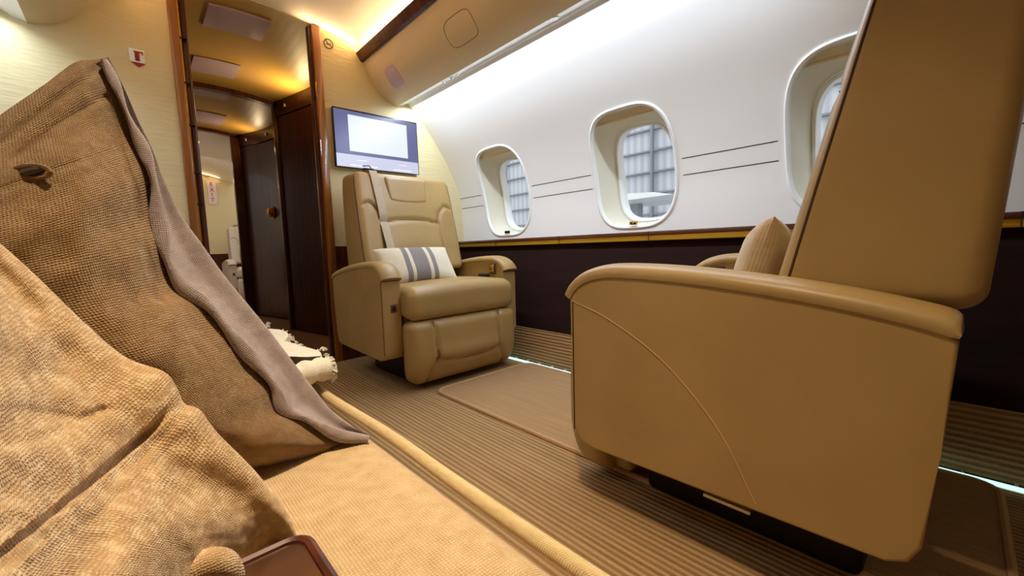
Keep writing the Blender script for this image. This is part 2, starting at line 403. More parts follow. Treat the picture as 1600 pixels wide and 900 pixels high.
# windows
GLASS = bpy.data.materials.new('window_glass'); GLASS.use_nodes = True
N = GLASS.node_tree.nodes; L = GLASS.node_tree.links; N.clear(); o_ = N.new('ShaderNodeOutputMaterial'); t_ = N.new('ShaderNodeBsdfTransparent'); g_ = N.new('ShaderNodeBsdfGlossy'); x_ = N.new('ShaderNodeMixShader')
t_.inputs[0].default_value = (.93, .95, .96, 1); g_.inputs['Roughness'].default_value = .02; x_.inputs[0].default_value = .05
L.new(t_.outputs[0], x_.inputs[1]); L.new(g_.outputs[0], x_.inputs[2]); L.new(x_.outputs[0], o_.inputs[0])
def loops(wy, spec, n=96, e=3.2):
    """spec: (half width, half height, outward depth, shift up, shift along y)"""
    return [[wallpt(wy + q[0] + dy, S_WIN + q[1] + up, d) for q in (sup(2 * PI * k / n, a, b, e) for k in range(n))] for (a, b, d, up, dy) in spec]
for i, wy in enumerate(WIN_Y):
    root = empty('window_%d' % (i + 1), wallpt(wy, S_WIN)); root['kind'] = 'structure'
    inv = Matrix.Translation(-root.location)
    def part(name, rows, m, closed=True, fill=False):
        me = grid_mesh(name, [[inv @ p for p in r] for r in rows], closed_v=True)
        return link(name, me, m, root)
    part('window_frame', loops(wy, [(WW + .010, WH + .010, .001, 0, 0), (WW + .009, WH + .009, -.004, 0, 0), (WW + .004, WH + .004, -.007, 0, 0), (WW - .003, WH - .003, -.005, 0, 0), (WW - .007, WH - .007, .002, 0, 0), (WW - .007, WH - .007, .012, 0, 0)]), WHITE)
    part('window_reveal', loops(wy, [(WW - .007, WH - .007, .010, 0, 0), (WW - .012, WH - .014, .03, 0, 0), (WW - .026, WH - .030, .085, -.012, 0), (WW - .050, WH - .074, .130, -.036, 0)]), REVEAL)
    part('inner_frame', loops(wy, [(WW - .048, WH - .072, .126, -.036, 0), (WW - .052, WH - .076, .120, -.036, 0), (WW - .060, WH - .084, .122, -.036, 0), (WW - .063, WH - .087, .138, -.036, 0), (WW - .068, WH - .092, .168, -.036, 0)]), WHITE)
    # pane
    lp = loops(wy, [(WW - .063, WH - .087, .148, -.036, 0)])[0]
    bm = bmesh.new(); bm.faces.new([bm.verts.new(inv @ p) for p in lp]); bmesh.ops.triangulate(bm, faces=bm.faces[:]); obj('pane', bm, GLASS, root)
    # pulled-up shade: lower rail and a slice of cloth behind it
    s_t = S_WIN + WH - .052
    def shade_row(s, d): 
        hw = (WW - .016) * (1 - (abs(s - S_WIN) / (WH - .010)) ** 3.2) ** (1 / 3.2)
        return [inv @ wallpt(wy - hw + 2 * hw * k / 12, s, d) for k in range(13)]
    link('shade', grid_mesh('shade', [shade_row(s_t + q, .020) for q in (0, .012, .024, .034)]), REVEAL, root)
    link('shade_rail', grid_mesh('shade_rail', [shade_row(s_t + q, d) for q, d in ((.004, .022), (.004, .012), (-.003, .011), (-.004, .022))]), VALANCE, root)
    c = inv @ wallpt(wy, S_WIN - WH + .014, -.002)
    lt = bmesh.new(); add_box(lt, (c.x - .012, c.y - .020, c.z - .004), (c.x + .002, c.y + .020, c.z + .014), .003)
    lo = obj('latch', lt, GOLD if i == 1 else DARKMETAL, root)
    lt = bmesh.new()
    for q in (-.010, .010): add_box(lt, (c.x - .014, c.y + q - .005, c.z + .001), (c.x - .011, c.y + q + .005, c.z + .009), .001)
    obj('latch_button', lt, BLACK, lo)

# ceiling, coves and valances
def surf_y(name, prof, y0, y1, m, th=0):
    rows = [[Vector((x, y0 + (y1 - y0) * j / 24, z)) for j in range(25)] for x, z in prof]
    o = link(name, grid_mesh(name, rows), m); o['kind'] = 'structure'; return o
cp = [(mx(1.245), 1.72)] + [(x, ceil_z(x)) for x in [CX - .68 + 1.36 * k / 40 for k in range(41)]] + [(1.245, 1.72)]
surf_y('ceiling', cp, Y0, Y1, CEIL)
VP = [(1.128, 1.800), (1.138, 1.786), (1.165, 1.722), (1.198, 1.660), (1.235, 1.618), (1.280, 1.590), (1.343, 1.573)]
vps = [(p.x, p.y) for p in spline([Vector((a, b, 0)) for a, b in VP], 22)]
for side, nm in ((1, 'right'), (-1, 'left')):
    f = (lambda x: x) if side > 0 else mx
    surf_y('valance_%s' % nm if False else 'wall_%s_valance' % nm, [(f(a), b) for a, b in [(1.245, 1.79), (1.13, 1.80)] + vps + [(1.345, 1.60), (1.245, 1.79)]], Y0, Y1, VALANCE)
    # light trough: white lens channel between valance and wall
    surf_y('trim_%d' % (8 if side > 0 else 9), [(f(a), b) for a, b in ((1.343, 1.574), (1.352, 1.580), (1.385, 1.588), (1.390, 1.596), (1.420, 1.606), (1.432, 1.600))], Y0, Y1, WHITE)
    struct('trim_%d' % (10 if side > 0 else 11), prism([(f(a), b) for a, b in ((1.094, 1.832), (1.104, 1.838), (1.142, 1.794), (1.132, 1.786), (1.118, 1.792))], 1, Y0, Y1), DARKWOOD, smooth=False)

# bulkheads
DX0, DX1 = .224, .885                          # doorway
def bulk(name, x0, x1, z0, zf, y, m, th=.03, n=24):
    bm = bmesh.new(); xs = [x0 + (x1 - x0) * k / n for k in range(n + 1)]
    prof = [(xs[0], z0)] + [(xs[-1], z0)] + [(x, zf(x)) for x in reversed(xs)]
    return struct(name, prism(prof, 1, y, y + th), m, smooth=False)
HI = lambda x: 2.0
bulk('wall_front_right', DX1, 1.95, .688, HI, Y1, CREAM)
bulk('wall_front_left', -.95, DX0, .688, HI, Y1, CREAM)
bulk('wall_front_right_lower', DX1 - .03, 1.95, 0, lambda x: .688, Y1 - .006, DARKWOOD, .036)
bulk('wall_front_left_lower', -.95, DX0, 0, lambda x: .688, Y1 - .006, DARKWOOD, .036)
bulk('wall_back', -.95, 1.95, 0, HI, Y0 - .03, CREAM)
struct('floor', box((-.9, Y0 - .03, -.04), (1.95, 2.62, 0)), CARPET)
struct('floor_corridor', box((-.9, 2.62, -.04), (1.95, 8.0, 0)), PLAINCARPET)

# door frame
dr = empty('door_1', (DX0, Y1, 0)); dr['kind'] = 'structure'
def dpart(name, bm, m, **k):
    for v in bm.verts: v.co -= Vector((DX0, Y1, 0))
    return obj(name, bm, m, dr, **k)
dpart('door_frame', box((DX0 - .002, Y1 - .012, 0), (DX0 + .034, Y1 + .05, ceil_z(DX0)), .004), JAMBWOOD)
dpart('door_frame', box((DX1 - .038, Y1 - .014, 0), (DX1 + .004, Y1 + .05, ceil_z(DX1)), .004), JAMBWOOD)
dpart('door_stop', box((DX1 - .052, Y1 + .012, 0), (DX1 - .036, Y1 + .05, ceil_z(DX1)), .003), DARKWOOD)
dpart('folded_door', box((DX0 + .040, Y1 + .015, .02), (DX0 + .068, Y1 + .075, 1.90), .008, 3), DARKWOOD)
hb = bmesh.new(); add_box(hb, (DX0 + .034, Y1 - .002, .03), (DX0 + .040, Y1 + .004, 1.88)); dpart('hinge_strip', hb, BRASS)
hb = bmesh.new()
for zz in (1.66, 1.46, 1.27, 1.05, .90): add_box(hb, (DX0 + .032, Y1 - .006, zz), (DX0 + .060, Y1 + .016, zz + .008), .002)
dpart('hinge_knuckle', hb, DARKMETAL)
dpart('strike_plate', box((DX1 - .040, Y1 - .016, 1.20), (DX1 - .034, Y1 - .010, 1.29), .001), CHROME)
dpart('strike_plate', box((DX1 - .042, Y1 - .016, 1.52), (DX1 - .036, Y1 - .010, 1.60), .001), BRASS)

# corridor behind the doorway
def surf_x(name, y0, y1, m, x0=-.2, x1=1.3, dz=0.0):
    xs = [x0 + (x1 - x0) * k / 30 for k in range(31)]
    prof = [(x, ceil_z(x) + dz) for x in xs] + [(x, ceil_z(x) + dz + .02) for x in reversed(xs)]
    return struct(name, prism(prof, 1, y0, y1), m, smooth=False)
surf_x('ceiling_corridor', Y1 + .001, 5.20, OLIVE)
surf_x('ceiling_aft', 5.20, 8.0, CEIL)
def wallstrip(name, pts, z0, zf, th, m, parent=None, **k):
    """a wall following plan points, its top following zf(x)"""
    P = spline([Vector((a, b, 0)) for a, b in pts], 24); bm = bmesh.new(); rows = []
    for i, p in enumerate(P):
        t = (P[min(i + 1, 23)] - P[max(i - 1, 0)]).normalized(); nn = Vector((t.y, -t.x, 0))
        q = p + nn * th
        zb = z0(p.x) if callable(z0) else z0
        rows.append([bm.verts.new((p.x, p.y, zb)), bm.verts.new((p.x, p.y, zf(p.x))), bm.verts.new((q.x, q.y, zf(p.x))), bm.verts.new((q.x, q.y, zb))])
    for a, b in zip(rows[:-1], rows[1:]):
        for k_ in range(4): bm.faces.new((a[k_], a[(k_ + 1) % 4], b[(k_ + 1) % 4], b[k_]))
    bm.faces.new(rows[0]); bm.faces.new(rows[-1][::-1])
    return obj(name, bm, m, parent, **k)
def corridor_panel(n_, pts, lamps, label):
    root = empty('door_%d' % n_, (0, 0, 0)); root['kind'] = 'structure'
    wallstrip('door_panel', pts, .01, lambda x: ceil_z(x) - .125, .03, DARKWOOD, root)
    wallstrip('header', [(a - .004, b) for a, b in pts], lambda x: ceil_z(x) - .118, lambda x: ceil_z(x), .03, DARKWOOD, root)
    for (x, y, w_) in lamps:
        z = ceil_z(x) - .06
        h_ = obj('header_light', box((x - .012, y - w_, z - .012), (x + .004, y + w_, z + .012), .003), CHROME, root)
    return root
A_PTS = [(1.075, 2.56), (1.105, 2.95), (1.085, 3.30), (.985, 3.86)]
B_PTS = [(1.075, 3.93), (1.105, 4.30), (1.060, 4.70), (.945, 5.16)]
pa = corridor_panel(2, A_PTS, [(1.09, 3.22, .03), (1.01, 3.70, .02)], '')
pb = corridor_panel(3, B_PTS, [(1.075, 4.62, .03), (.98, 5.03, .02)], '')
for (u, v) in ((486, 320), (494, 320)):
    q = atx(u, v, 1.092); obj('keyhole', disc((q.x, q.y, q.z), .020, (-1, 0, 0), .012), KNOB, pa)
q = atx(480, 330, 1.092); obj('panel_joint', box((1.086, q.y - .004, .02), (1.100, q.y + .004, ceil_z(1.09) - .13)), SLOT, pa)
q = atx(483, 220, 1.092); obj('label_plate', box((1.078, q.y - .02, q.z - .06), (1.100, q.y + .02, q.z + .06), .002), CHROME, pa)
kn = at(428, 332, 4.62)
bm = bmesh.new(); bmesh.ops.create_uvsphere(bm, u_segments=20, v_segments=12, radius=.050); bmesh.ops.scale(bm, vec=(.6, 1, 1), verts=bm.verts); bmesh.ops.translate(bm, vec=(kn.x - .03, kn.y, kn.z), verts=bm.verts)
obj('door_knob', bm, KNOB, pb); obj('rosette', disc((kn.x - .004, kn.y, kn.z), .062, (-1, 0, 0), .012), KNOB, pb)
k2 = at(444, 333, 4.25); obj('keyhole', box((k2.x - .012, k2.y - .02, k2.z - .03), (k2.x + .02, k2.y + .02, k2.z + .03), .006), BRASS, pb)
for y, x1, nm in ((3.87, .985, 'partition'), (5.17, .945, 'partition')):
    xs = [-.2 + 1.2 * k / 20 for k in range(21)]; xs = [x for x in xs if x < x1] + [x1]
    root = empty('trim_%d' % (12 if y < 4 else 13), (0, 0, 0)); root['kind'] = 'structure'
    obj('arch', prism([(x, ceil_z(x) - (.035 if y < 4 else .03)) for x in xs] + [(x, ceil_z(x)) for x in reversed(xs)], 1, y, y + .05), DARKWOOD, root, smooth=False)
    obj('post', box((x1 - .02 if y < 4 else .868, y, 0), (1.4, y + .06, ceil_z(1.0)), .003), DARKWOOD, root)
struct('wall_corridor_left', box((.10, Y1 + .04, 0), (.14, 5.2, 2.0)), DARKWOOD)
struct('wall_corridor_right', box((1.25, Y1 + .04, 0), (1.28, 5.2, 2.0)), DARKWOOD)
struct('wall_aft_right', box((1.75, 5.2, 0), (1.78, 8.0, 2.0)), SIDEWALL)
struct('wall_aft_left', box((-.68, 5.2, 0), (-.65, 8.0, 2.0)), SIDEWALL)
struct('wall_aft_near', box((1.2, 5.2, 0), (1.95, 5.23, 2.0)), CREAM)
struct('wall_aft_end', box((-.9, 7.9, .69), (1.95, 7.93, 2.0)), CREAM)
struct('wall_aft_end_lower', box((-.9, 7.885, 0), (1.95, 7.93, .69)), DARKWOOD)
area('aft_cove_light_strip', (.75, 7.86, 1.86), .9, .015, 1.2, WARM, (0, -1, .6), roll_axis=(0, 0, 1))
# ceiling light panels in the corridor, thin plates following the arch
for k, (ya, yb, xa, xb) in enumerate(((2.64, 2.90, .405, .690), (3.36, 3.64, .41, .665), (3.975, 4.16, .43, .70), (4.60, 4.95, .44, .76))):
    bm = bmesh.new(); xs = [xa + (xb - xa) * q / 8 for q in range(9)]
    prof = [(x, ceil_z(x) - .008) for x in xs] + [(x, ceil_z(x) + .002) for x in reversed(xs)]
    bm = prism(prof, 1, ya, yb, .003)
    lab = ('first and largest in view, nearest the doorway', 'second from the doorway, brighter pinkish', 'third from the doorway, just past the dark arch', 'farthest down the corridor, dim')[k]
    obj('ceiling_light_panel', bm, MAUVE, label='mauve ceiling light panel in the corridor, ' + lab, cat='light panel', group='corridor ceiling panels')

# ------------------------------------------------------------------ fittings on the valances
def vpt(y, t, off=0, side=1):
    """point on the valance skin, t = 0 at the wood trim, 1 at the light trough"""
    k = t * (len(vps) - 1); i = min(int(k), len(vps) - 2); a = Vector(vps[i]); b = Vector(vps[i + 1]); p = a.lerp(b, k - i); tg = (b - a).normalized()
    x = p.x + tg.y * off; z = p.y - tg.x * off
    return Vector((x if side > 0 else mx(x), y, z))
def plate_on_valance(bm, yc, hy, t0, t1, off, side=1, e=4, n=40, fill=True, ring=None):
    tm = (t0 + t1) / 2; ht = (t1 - t0) / 2
    if fill:
        c = bm.verts.new(vpt(yc, tm, off, side)); rings = []
        for fr, o2 in ((.5, off), (.85, off), (1, off * .8), (1, -.002)):
            rings.append([bm.verts.new(vpt(yc + q[0] * fr, tm + q[1] * fr, o2, side)) for q in (sup(2 * PI * k / n, hy, ht, e) for k in range(n))])
        for k in range(n): bm.faces.new((c, rings[0][k], rings[0][(k + 1) % n]))
        for A, B in zip(rings[:-1], rings[1:]):
            for k in range(n): bm.faces.new((A[k], B[k], B[(k + 1) % n], A[(k + 1) % n]))
    else:
        add_tube(bm, [vpt(yc + q[0], tm + q[1], 0, side) for q in (sup(2 * PI * k / n, hy, ht, e) for k in range(n))], ring, 6, closed=True)
def on_valance(u, v):                          # where the line of sight meets the valance skin: (y, t)
    d = R3 @ _ray(u, v); best = None
    for k in range(201):
        t = k / 200; q = vpt(0, t); lam = q.x / d.x; e_ = abs(EYE.z + d.z * lam - q.z)
        if best is None or e_ < best[0]: best = (e_, d.y * lam, t)
    return best[1], best[2]
def span(pts):
    q = [on_valance(*p) for p in pts]; ys = [a for a, _ in q]; ts = [b for _, b in q]
    return ((min(ys) + max(ys)) / 2, (max(ys) - min(ys)) / 2, min(ts), max(ts))
SPK = span([(599, 110), (612, 100), (632, 127), (618, 140)]); HAT = span([(690, 40), (727, 10), (749, 48), (711, 79)])
bm = bmesh.new(); plate_on_valance(bm, *SPK, .003); sp = obj('speaker_grille', bm, MAUVE, label='mauve rounded speaker grille on the overhead panel beside the front bulkhead', cat='speaker')
bm = bmesh.new(); plate_on_valance(bm, *HAT, 0, fill=False, ring=.0014); obj('access_hatch', bm, mat('hatch_joint', (120, 84, 44), .7), label='rounded square hatch outline in the tan overhead panel above the windows', cat='hatch')
bm = bmesh.new(); plate_on_valance(bm, 2.20, .060, .30, .72, .003, -1, e=2.4); obj('speaker_grille', bm, mat('taupe_grille', (150, 124, 96), .6), label='oval taupe speaker grille on the overhead panel at top left', cat='speaker')
# reading lights and nozzles in the trough
def eyeball(loc, r, label, dark=True):
    root = empty('reading_light', loc, label=label, cat='reading light')
    obj('ring', disc((0, 0, 0), r, (.25, 0, -1), .004), CHROME, root); obj('lens', disc(Vector((.25, 0, -1)) * .004, r * .6, (.25, 0, -1), .002), BLACK if dark else WHITE, root)
for (u, v, r, lab, dk) in ((693, 128, .012, 'small silver reading light in the light trough, leftmost of the cluster of three', False), (704, 121, .012, 'small dark reading light in the middle of the cluster of three in the trough', True), (713, 116, .009, 'tiny silver nozzle in the light trough, rightmost of the cluster of three', False)):
    p = atz(u, v, 1.578); p.x = 1.367; eyeball(p, r, lab, dk)
# no smoking signs: ring, slash and a cigarette
def no_smoking(c, x, y, r, label, m=None):
    x = Vector(x).normalized(); y = Vector(y).normalized(); n_ = x.cross(y); root = empty('no_smoking_sign', c, label=label, cat='sign')
    obj('plate', disc(-n_ * .001, r * 1.02, n_, .002, 32), m or CREAM, root)
    bm = bmesh.new(); add_tube(bm, [x * math.cos(a) * r * .88 + y * math.sin(a) * r * .88 + n_ * .0015 for a in (2 * PI * k / 36 for k in range(36))], r * .09, 6, closed=True)
    add_tube(bm, [(-x + y) * r * .6 + n_ * .0015, (x - y) * r * .6 + n_ * .0015], r * .08, 6); obj('ring', bm, BLACK, root)
    bm = bmesh.new(); add_tube(bm, [-x * r * .5 - y * r * .1 + n_ * .0015, x * r * .35 - y * r * .1 + n_ * .0015], r * .08, 6); add_tube(bm, [x * r * .45 + n_ * .0015, x * r * .3 + y * r * .35 + n_ * .0015], r * .05, 6); obj('cigarette', bm, BLACK, root)
no_smoking((.936, Y1 - .003, 1.835), (1, 0, 0), (0, 0, 1), .028, 'round no smoking sign on the cream bulkhead above the screen')
p = atz(863, 30, 1.578); no_smoking((1.367, p.y, 1.580), (0, -1, 0), (.97, 0, .25), .022, 'round no smoking sign in the light trough above the middle window', WHITE)
no_smoking(at(323, 273, 7.895), (1, 0, 0), (0, 0, 1), .04, 'round no smoking sign on the far bulkhead seen down the corridor')
# extinguisher sign on the left bulkhead
RED = mat('sign_red', (150, 20, 18), .5)
fs = empty('extinguisher_sign', (.100, Y1 - .001, 1.532), 0, label='small white sign with a red extinguisher and a red arrow on the cream bulkhead', cat='sign')
obj('plate', box((-.036, -.003, -.030), (.036, 0, .048), .001), WHITE, fs)
bm = bmesh.new(); add_box(bm, (-.010, -.005, -.022), (.012, -.003, .030), .001); add_box(bm, (-.014, -.005, .028), (.030, -.003, .036)); add_box(bm, (.024, -.005, .018), (.030, -.003, .030)); obj('pictogram', bm, RED, fs)
fs.scale = (.72, 1, .72)
obj('arrow', prism([(-.030, -.030), (.036, -.030), (.004, -.056)], 1, -.003, 0), RED, fs, smooth=False)
# exit sign down the corridor, lettering stacked
ex = empty('exit_sign', at(331, 300, 7.894), label='pinkish upright EXIT sign on the far bulkhead seen down the corridor', cat='sign')
obj('plate', box((-.05, -.006, -.19), (.06, 0, .16), .002), mat('exit_plate', (236, 214, 214), .5), ex)
for k, ch in enumerate('EXIT'):
    cu = bpy.data.curves.new('letter', 'FONT'); cu.body = ch; cu.size = .085; cu.extrude = .001; cu.align_x = 'CENTER'
    t = bpy.data.objects.new('letter', cu); C.objects.link(t); bpy.context.view_layer.update()
    me = bpy.data.meshes.new_from_object(t); bpy.data.objects.remove(t)
    for v in me.vertices: v.co = Vector((v.co.x, -.007 - v.co.z, v.co.y + .085 - k * .078))
    link('letter', me, RED, ex, smooth=False)

# ------------------------------------------------------------------ television
def at_tv(u, v): return at(u, v, Y1 - .045)
TVX0, TVX1, TVZ0, TVZ1 = .918, 1.455, 1.148, 1.482
tv = empty('television', ((TVX0 + TVX1) / 2, Y1 - .045, (TVZ0 + TVZ1) / 2), label='flat television showing a white picture on the bulkhead above the far armchair', cat='television')
hw, hh = (TVX1 - TVX0) / 2, (TVZ1 - TVZ0) / 2
obj('bezel', box((-hw, 0, -hh), (hw, .03, hh), .003), BLACK, tv)
obj('wall_bracket', box((-.12, .03, -.09), (.12, .044, .09)), DARKMETAL, tv)
SCR = [mat('screen_slate', (10, 10, 14), .3, emit=((98, 100, 146), 1.0)), mat('screen_picture', (10, 10, 10), .3, emit=((232, 240, 244), 1.0)), mat('screen_bar', (10, 10, 10), .3, emit=((206, 208, 232), 1.0)), mat('screen_mark', (10, 10, 10), .3, emit=((250, 252, 255), 1.0))]
bm = bmesh.new()
def scr(x0, x1, z0, z1, mi, yy=-.001):
    f = bm.faces.new([bm.verts.new(p) for p in ((x0, yy, z0), (x1, yy, z0), (x1, yy, z1), (x0, yy, z1))]); f.material_index = mi
sx0, sx1, sz0, sz1 = -hw + .002, hw - .006, -hh + .002, hh - .010; zb = sz0 + .073
scr(sx0, sx1, zb, sz1, 0); scr(sx0, sx1, sz0, zb, 2)
scr(sx0 + .080, sx1 - .072, zb + .020, sz1 - .022, 1, -.002)
for (a, b, c, d) in ((.40, .62, .135, .139), (.44, .66, .126, .129)): scr(sx0 + a * .53, sx0 + b * .53, zb + c - .02, zb + d - .02, 3, -.0025)
for (a, b, c, d) in ((.14, .46, .010, .016), (.66, .90, .010, .016), (.22, .34, .042, .046), (.72, .84, .042, .046)): scr(sx0 + a * .53, sx0 + b * .53, sz0 + c, sz0 + d, 3, -.002)
me = bpy.data.meshes.new('screen'); bm.to_mesh(me); bm.free(); link('screen', me, SCR, tv, smooth=False)

# ------------------------------------------------------------------ floor mat
def rounded_rect(x0, x1, y0, y1, r, n=6):
    out = []
    for cx, cy, a0 in ((x1 - r, y1 - r, 0), (x0 + r, y1 - r, 90), (x0 + r, y0 + r, 180), (x1 - r, y0 + r, 270)):
        for k in range(n + 1): a = math.radians(a0 + 90 * k / n); out.append((cx + r * math.cos(a), cy + r * math.sin(a)))
    return out
fm = empty('floor_mat', (1.27, 1.1, 0), label='tan fine-striped floor mat with a bound edge between the two armchairs', cat='floor mat')
rr = [(a - 1.27, b - 1.1) for a, b in rounded_rect(.975, 1.570, -.10, 1.60, .05)]
obj('pile', prism(rr, 2, 0, .007), MAT, fm, smooth=False)
obj('binding', tube([(a, b, .006) for a, b in rr], .0085, 8, True), BIND, fm)

# ------------------------------------------------------------------ armchairs
def arm_profile(L0, L1, drop):
    """side outline of an arm: y forward (L1 front, L0 rear), z up"""
    top = spline([(L0, .604 - drop, 0), (L0 + .12, .604 - drop * .66, 0), (L0 + .30, .604 - drop * .25, 0), (L1 - .22, .606, 0), (L1 - .11, .600, 0), (L1 - .045, .575, 0), (L1 - .008, .528, 0)], 26)
    return [(p.x, p.y) for p in top]
def make_chair(name, loc, rz, aisle, L0, L1, drop, leather, label, group, sx=1, detail=True):
    root = empty(name, loc, rz, label=label, cat='armchair', group=group)
    HW = .405; AW = .098
    for s in (-1, 1):
        xo, xi = s * HW, s * (HW - AW); x0, x1 = min(xo, xi), max(xo, xi)
        K = (L1 - L0) / .665
        seam = [(p.x, p.y) for p in spline([(L1 + a_ * K, z_, 0) for a_, z_ in ((-.664, .513), (-.64, .522), (-.60, .532), (-.55, .542), (-.495, .551), (-.42, .561), (-.334, .570), (-.23, .577), (-.137, .579), (-.09, .575), (-.05, .563), (-.02, .543), (-.004, .520))], 44)]
        body = [(L0 + .001, .505)] + seam[1:] + [(L1 - .006, .20), (L1 - .03, .160), (L1 - .07, .150), (L0 + .06, .160), (L0 + .035, .172), (L0 + .022, .20), (L0 + .010, .35)]
        bd = obj('armrest', prism(body, 0, x0 + .004, x1 - .004, .006, 3), leather, root)
        rows = []; W_ = x1 - x0; prof = [(0.001, -.004), (-.001, .004), (.001, .012), (.007, .019), (.018, .024), (.034, .0265), (.049, .027), (W_ - .034, .0265), (W_ - .018, .024), (W_ - .007, .019), (W_ - .001, .012), (W_ + .001, .004), (W_ - .001, -.004)]
        for k, q in enumerate(seam):
            a_ = Vector(seam[max(k - 1, 0)]); b_ = Vector(seam[min(k + 1, len(seam) - 1)]); t_ = (b_ - a_).normalized(); n2 = Vector((-t_.y, t_.x))
            sh = 1.0; ed = min(k, 3) / 3; sh = .35 + .65 * math.sqrt(1 - (1 - ed) ** 2)
            rows.append([Vector((x0 + px_, q[0] + n2.x * h_ * sh, q[1] + n2.y * h_ * sh)) for px_, h_ in prof])
        me = grid_mesh('arm_cap', rows, closed_v=True); me.from_pydata
        bm = bmesh.new(); bm.from_mesh(me); bmesh.ops.holes_fill(bm, edges=bm.edges, sides=20); bpy.data.meshes.remove(me)
        ca = obj('arm_cap', bm, leather, root)
        for xx in (x0 + .0035, x1 - .0035):
            obj('seam', tube([(xx, q[0], q[1] - .003) for q in seam], .0017, 6), SEAM, ca)
        obj('seam', tube([(x0 + .004, L1 - .003, .519), (x1 - .004, L1 - .003, .519)], .0020, 6), SEAM, ca)
        # front face joint and the curved stitch line on the outer face
        st = bmesh.new(); arc = spline([(L1 - .012, .514, 0), (L1 - .12, .478, 0), (L1 - .25, .405, 0), (L1 - .36, .295, 0), (L1 - .43, .172, 0)], 24)
        add_tube(st, [(xo - s * .0035, q.x, q.y) for q in arc], .0013, 6); obj('stitching', st, STITCH, bd)
        st = bmesh.new(); add_tube(st, [(xo - s * .0040, L1 - .014, .512), (xo - s * .0040, L1 - .014, .185)], .0018, 6); obj('seam', st, SEAM, bd)
        if s == aisle:
            ou = obj('outlet', box((x0 + .028, L1 - .012, .375), (x0 + .058, L1 - .002, .412), .003), mat('outlet_brown', (96, 62, 40), .5), bd)
            obj('outlet_socket', box((x0 + .036, L1 - .004, .383), (x0 + .050, L1 + .0005, .404), .002), SLOT, ou)
        else:
            yy = L1 - .088; xin = xi
            a, b = sorted((xin - s * .006, xin + s * .001))
            re = obj('latch_recess', box((a, yy - .024, .505), (b, yy + .024, .562), .002), SEAM, bd)
            a, b = sorted((xin - s * .012, xin))
            obj('latch', box((a, yy - .016, .512), (b, yy + .016, .556), .004, 3), GOLD, re)
            a, b = sorted((xin - s * .014, xin))
            obj('latch_lever', box((a, yy - .006, .520), (b, yy + .006, .546), .003), BRASS, re)
    # seat cushion
    cl = L1 + .085 - (L0 + .20); cy = (L1 + .085 + L0 + .20) / 2
    def dcush(p):
        w_ = p.x / .32
        p = Vector(p); fr = (p.y / (cl / 2) + 1) / 2
        if fr < .80: p.x *= .955
        p.z += .016 * (1 - w_ * w_) * (1 if p.z > 0 else 0) + .010 * math.sin(min(1, fr) * PI * .9) * (1 if p.z > 0 else 0)
        if fr > .9: p.z -= .004
        p.z -= groove((p.x, p.y), [(-.25, cl / 2 - .06), (-.28, cl / 2)], .008, .002)
        return p + Vector((0, cy, .405))
    rbox('seat_cushion', .635, cl, .142, .048, dcush, leather, root)
    # leg rest
    sv = [[(-.20, .16), (-.19, .04), (-.185, -.03), (-.23, -.10), (-.26, -.17)], [(.20, .16), (.19, .04), (.185, -.03), (.23, -.10), (.26, -.17)], [(-.185, -.035), (-.09, -.050), (0, -.054), (.09, -.050), (.185, -.035)]]
    def dleg(p):
        p = Vector(p); v = p.z / .155; tape = 1 - .10 * max(0, -v) ** 3
        puff = .016 * (1 - (p.x / .32) ** 2)
        if p.y > .03:
            p.y += puff * (1 - v * v) - sum(groove((p.x, p.z), l, .010, .012) for l in sv)
            p.y += .012 * math.exp(-((p.z + .015) / .04) ** 2) * (1 if abs(p.x) < .185 else 0)
        p.x *= tape; p.y -= .035 * max(0, -v) ** 2
        return p + Vector((0, L1 + .030, .178))
    rbox('leg_rest', .640, .105, .305, .040, dleg, leather, root, h=.009)
    for l in sv:
        obj('seam', tube([dleg(Vector((q.x, .052, q.y))) + Vector((0, .0005, 0)) for q in spline([(a_, b_, 0) for a_, b_ in l], 20)], .0016, 6), SEAM, root)
    obj('leg_rest_frame', box((-.26, L1 - .09, .03), (.26, L1 - .01, .30), .02, 3), leather, root)
    # backrest
    BZ, BH = .535, .545; tilt = .24
    hl = [(-.285, .090), (-.24, .105), (-.195, .065), (-.172, .0), (-.175, -.10), (-.19, -.26)]; hr = [(-a, b) for a, b in hl]
    lum = [(-.172, .0), (-.08, .014), (0, .018), (.08, .014), (.172, .0)]
    yb0 = L0 + .250                             # front face at the seat
    def dback(p):
        p = Vector(p); v = (p.z / BH + .5)
        th = 1 - .34 * v; fr = p.y > .06
        wid = 1 - .06 * max(0, v - .25) ** 1.5
        if v > .8: wid -= .10 * (v - .8) ** 2 / .04 * .25
        dy = 0
        if fr:
            dy -= sum(groove((p.x, p.z), l, .010, .012) for l in (hl, hr, lum))
            dy += .008 * max(0, (abs(p.x) - .16) / .15) ** 1.5 * (1 - v)
            dy *= 1 if abs(p.x) < .26 else max(0, (.306 - abs(p.x)) / .046)
            dy += .016 * math.exp(-((p.z + .13) / .11) ** 2) * (1 if abs(p.x) < .17 else 0)
            dy += .010 * math.exp(-((p.z - .10) / .09) ** 2) * (1 - (p.x / .3) ** 2)
        return Vector((p.x * wid, yb0 + (p.y - .137) * th + dy - tilt * (p.z + BH / 2), BZ + BH / 2 + p.z))
    rbox('backrest', .612, .274, BH, .032, dback, leather, root, h=.009)
    for l in (hl, hr, lum):
        obj('seam', tube([dback(Vector((q.x, .137, q.y))) + Vector((0, .0005, 0)) for q in spline([(a_, b_, 0) for a_, b_ in l], 24)], .0016, 6), SEAM, root)
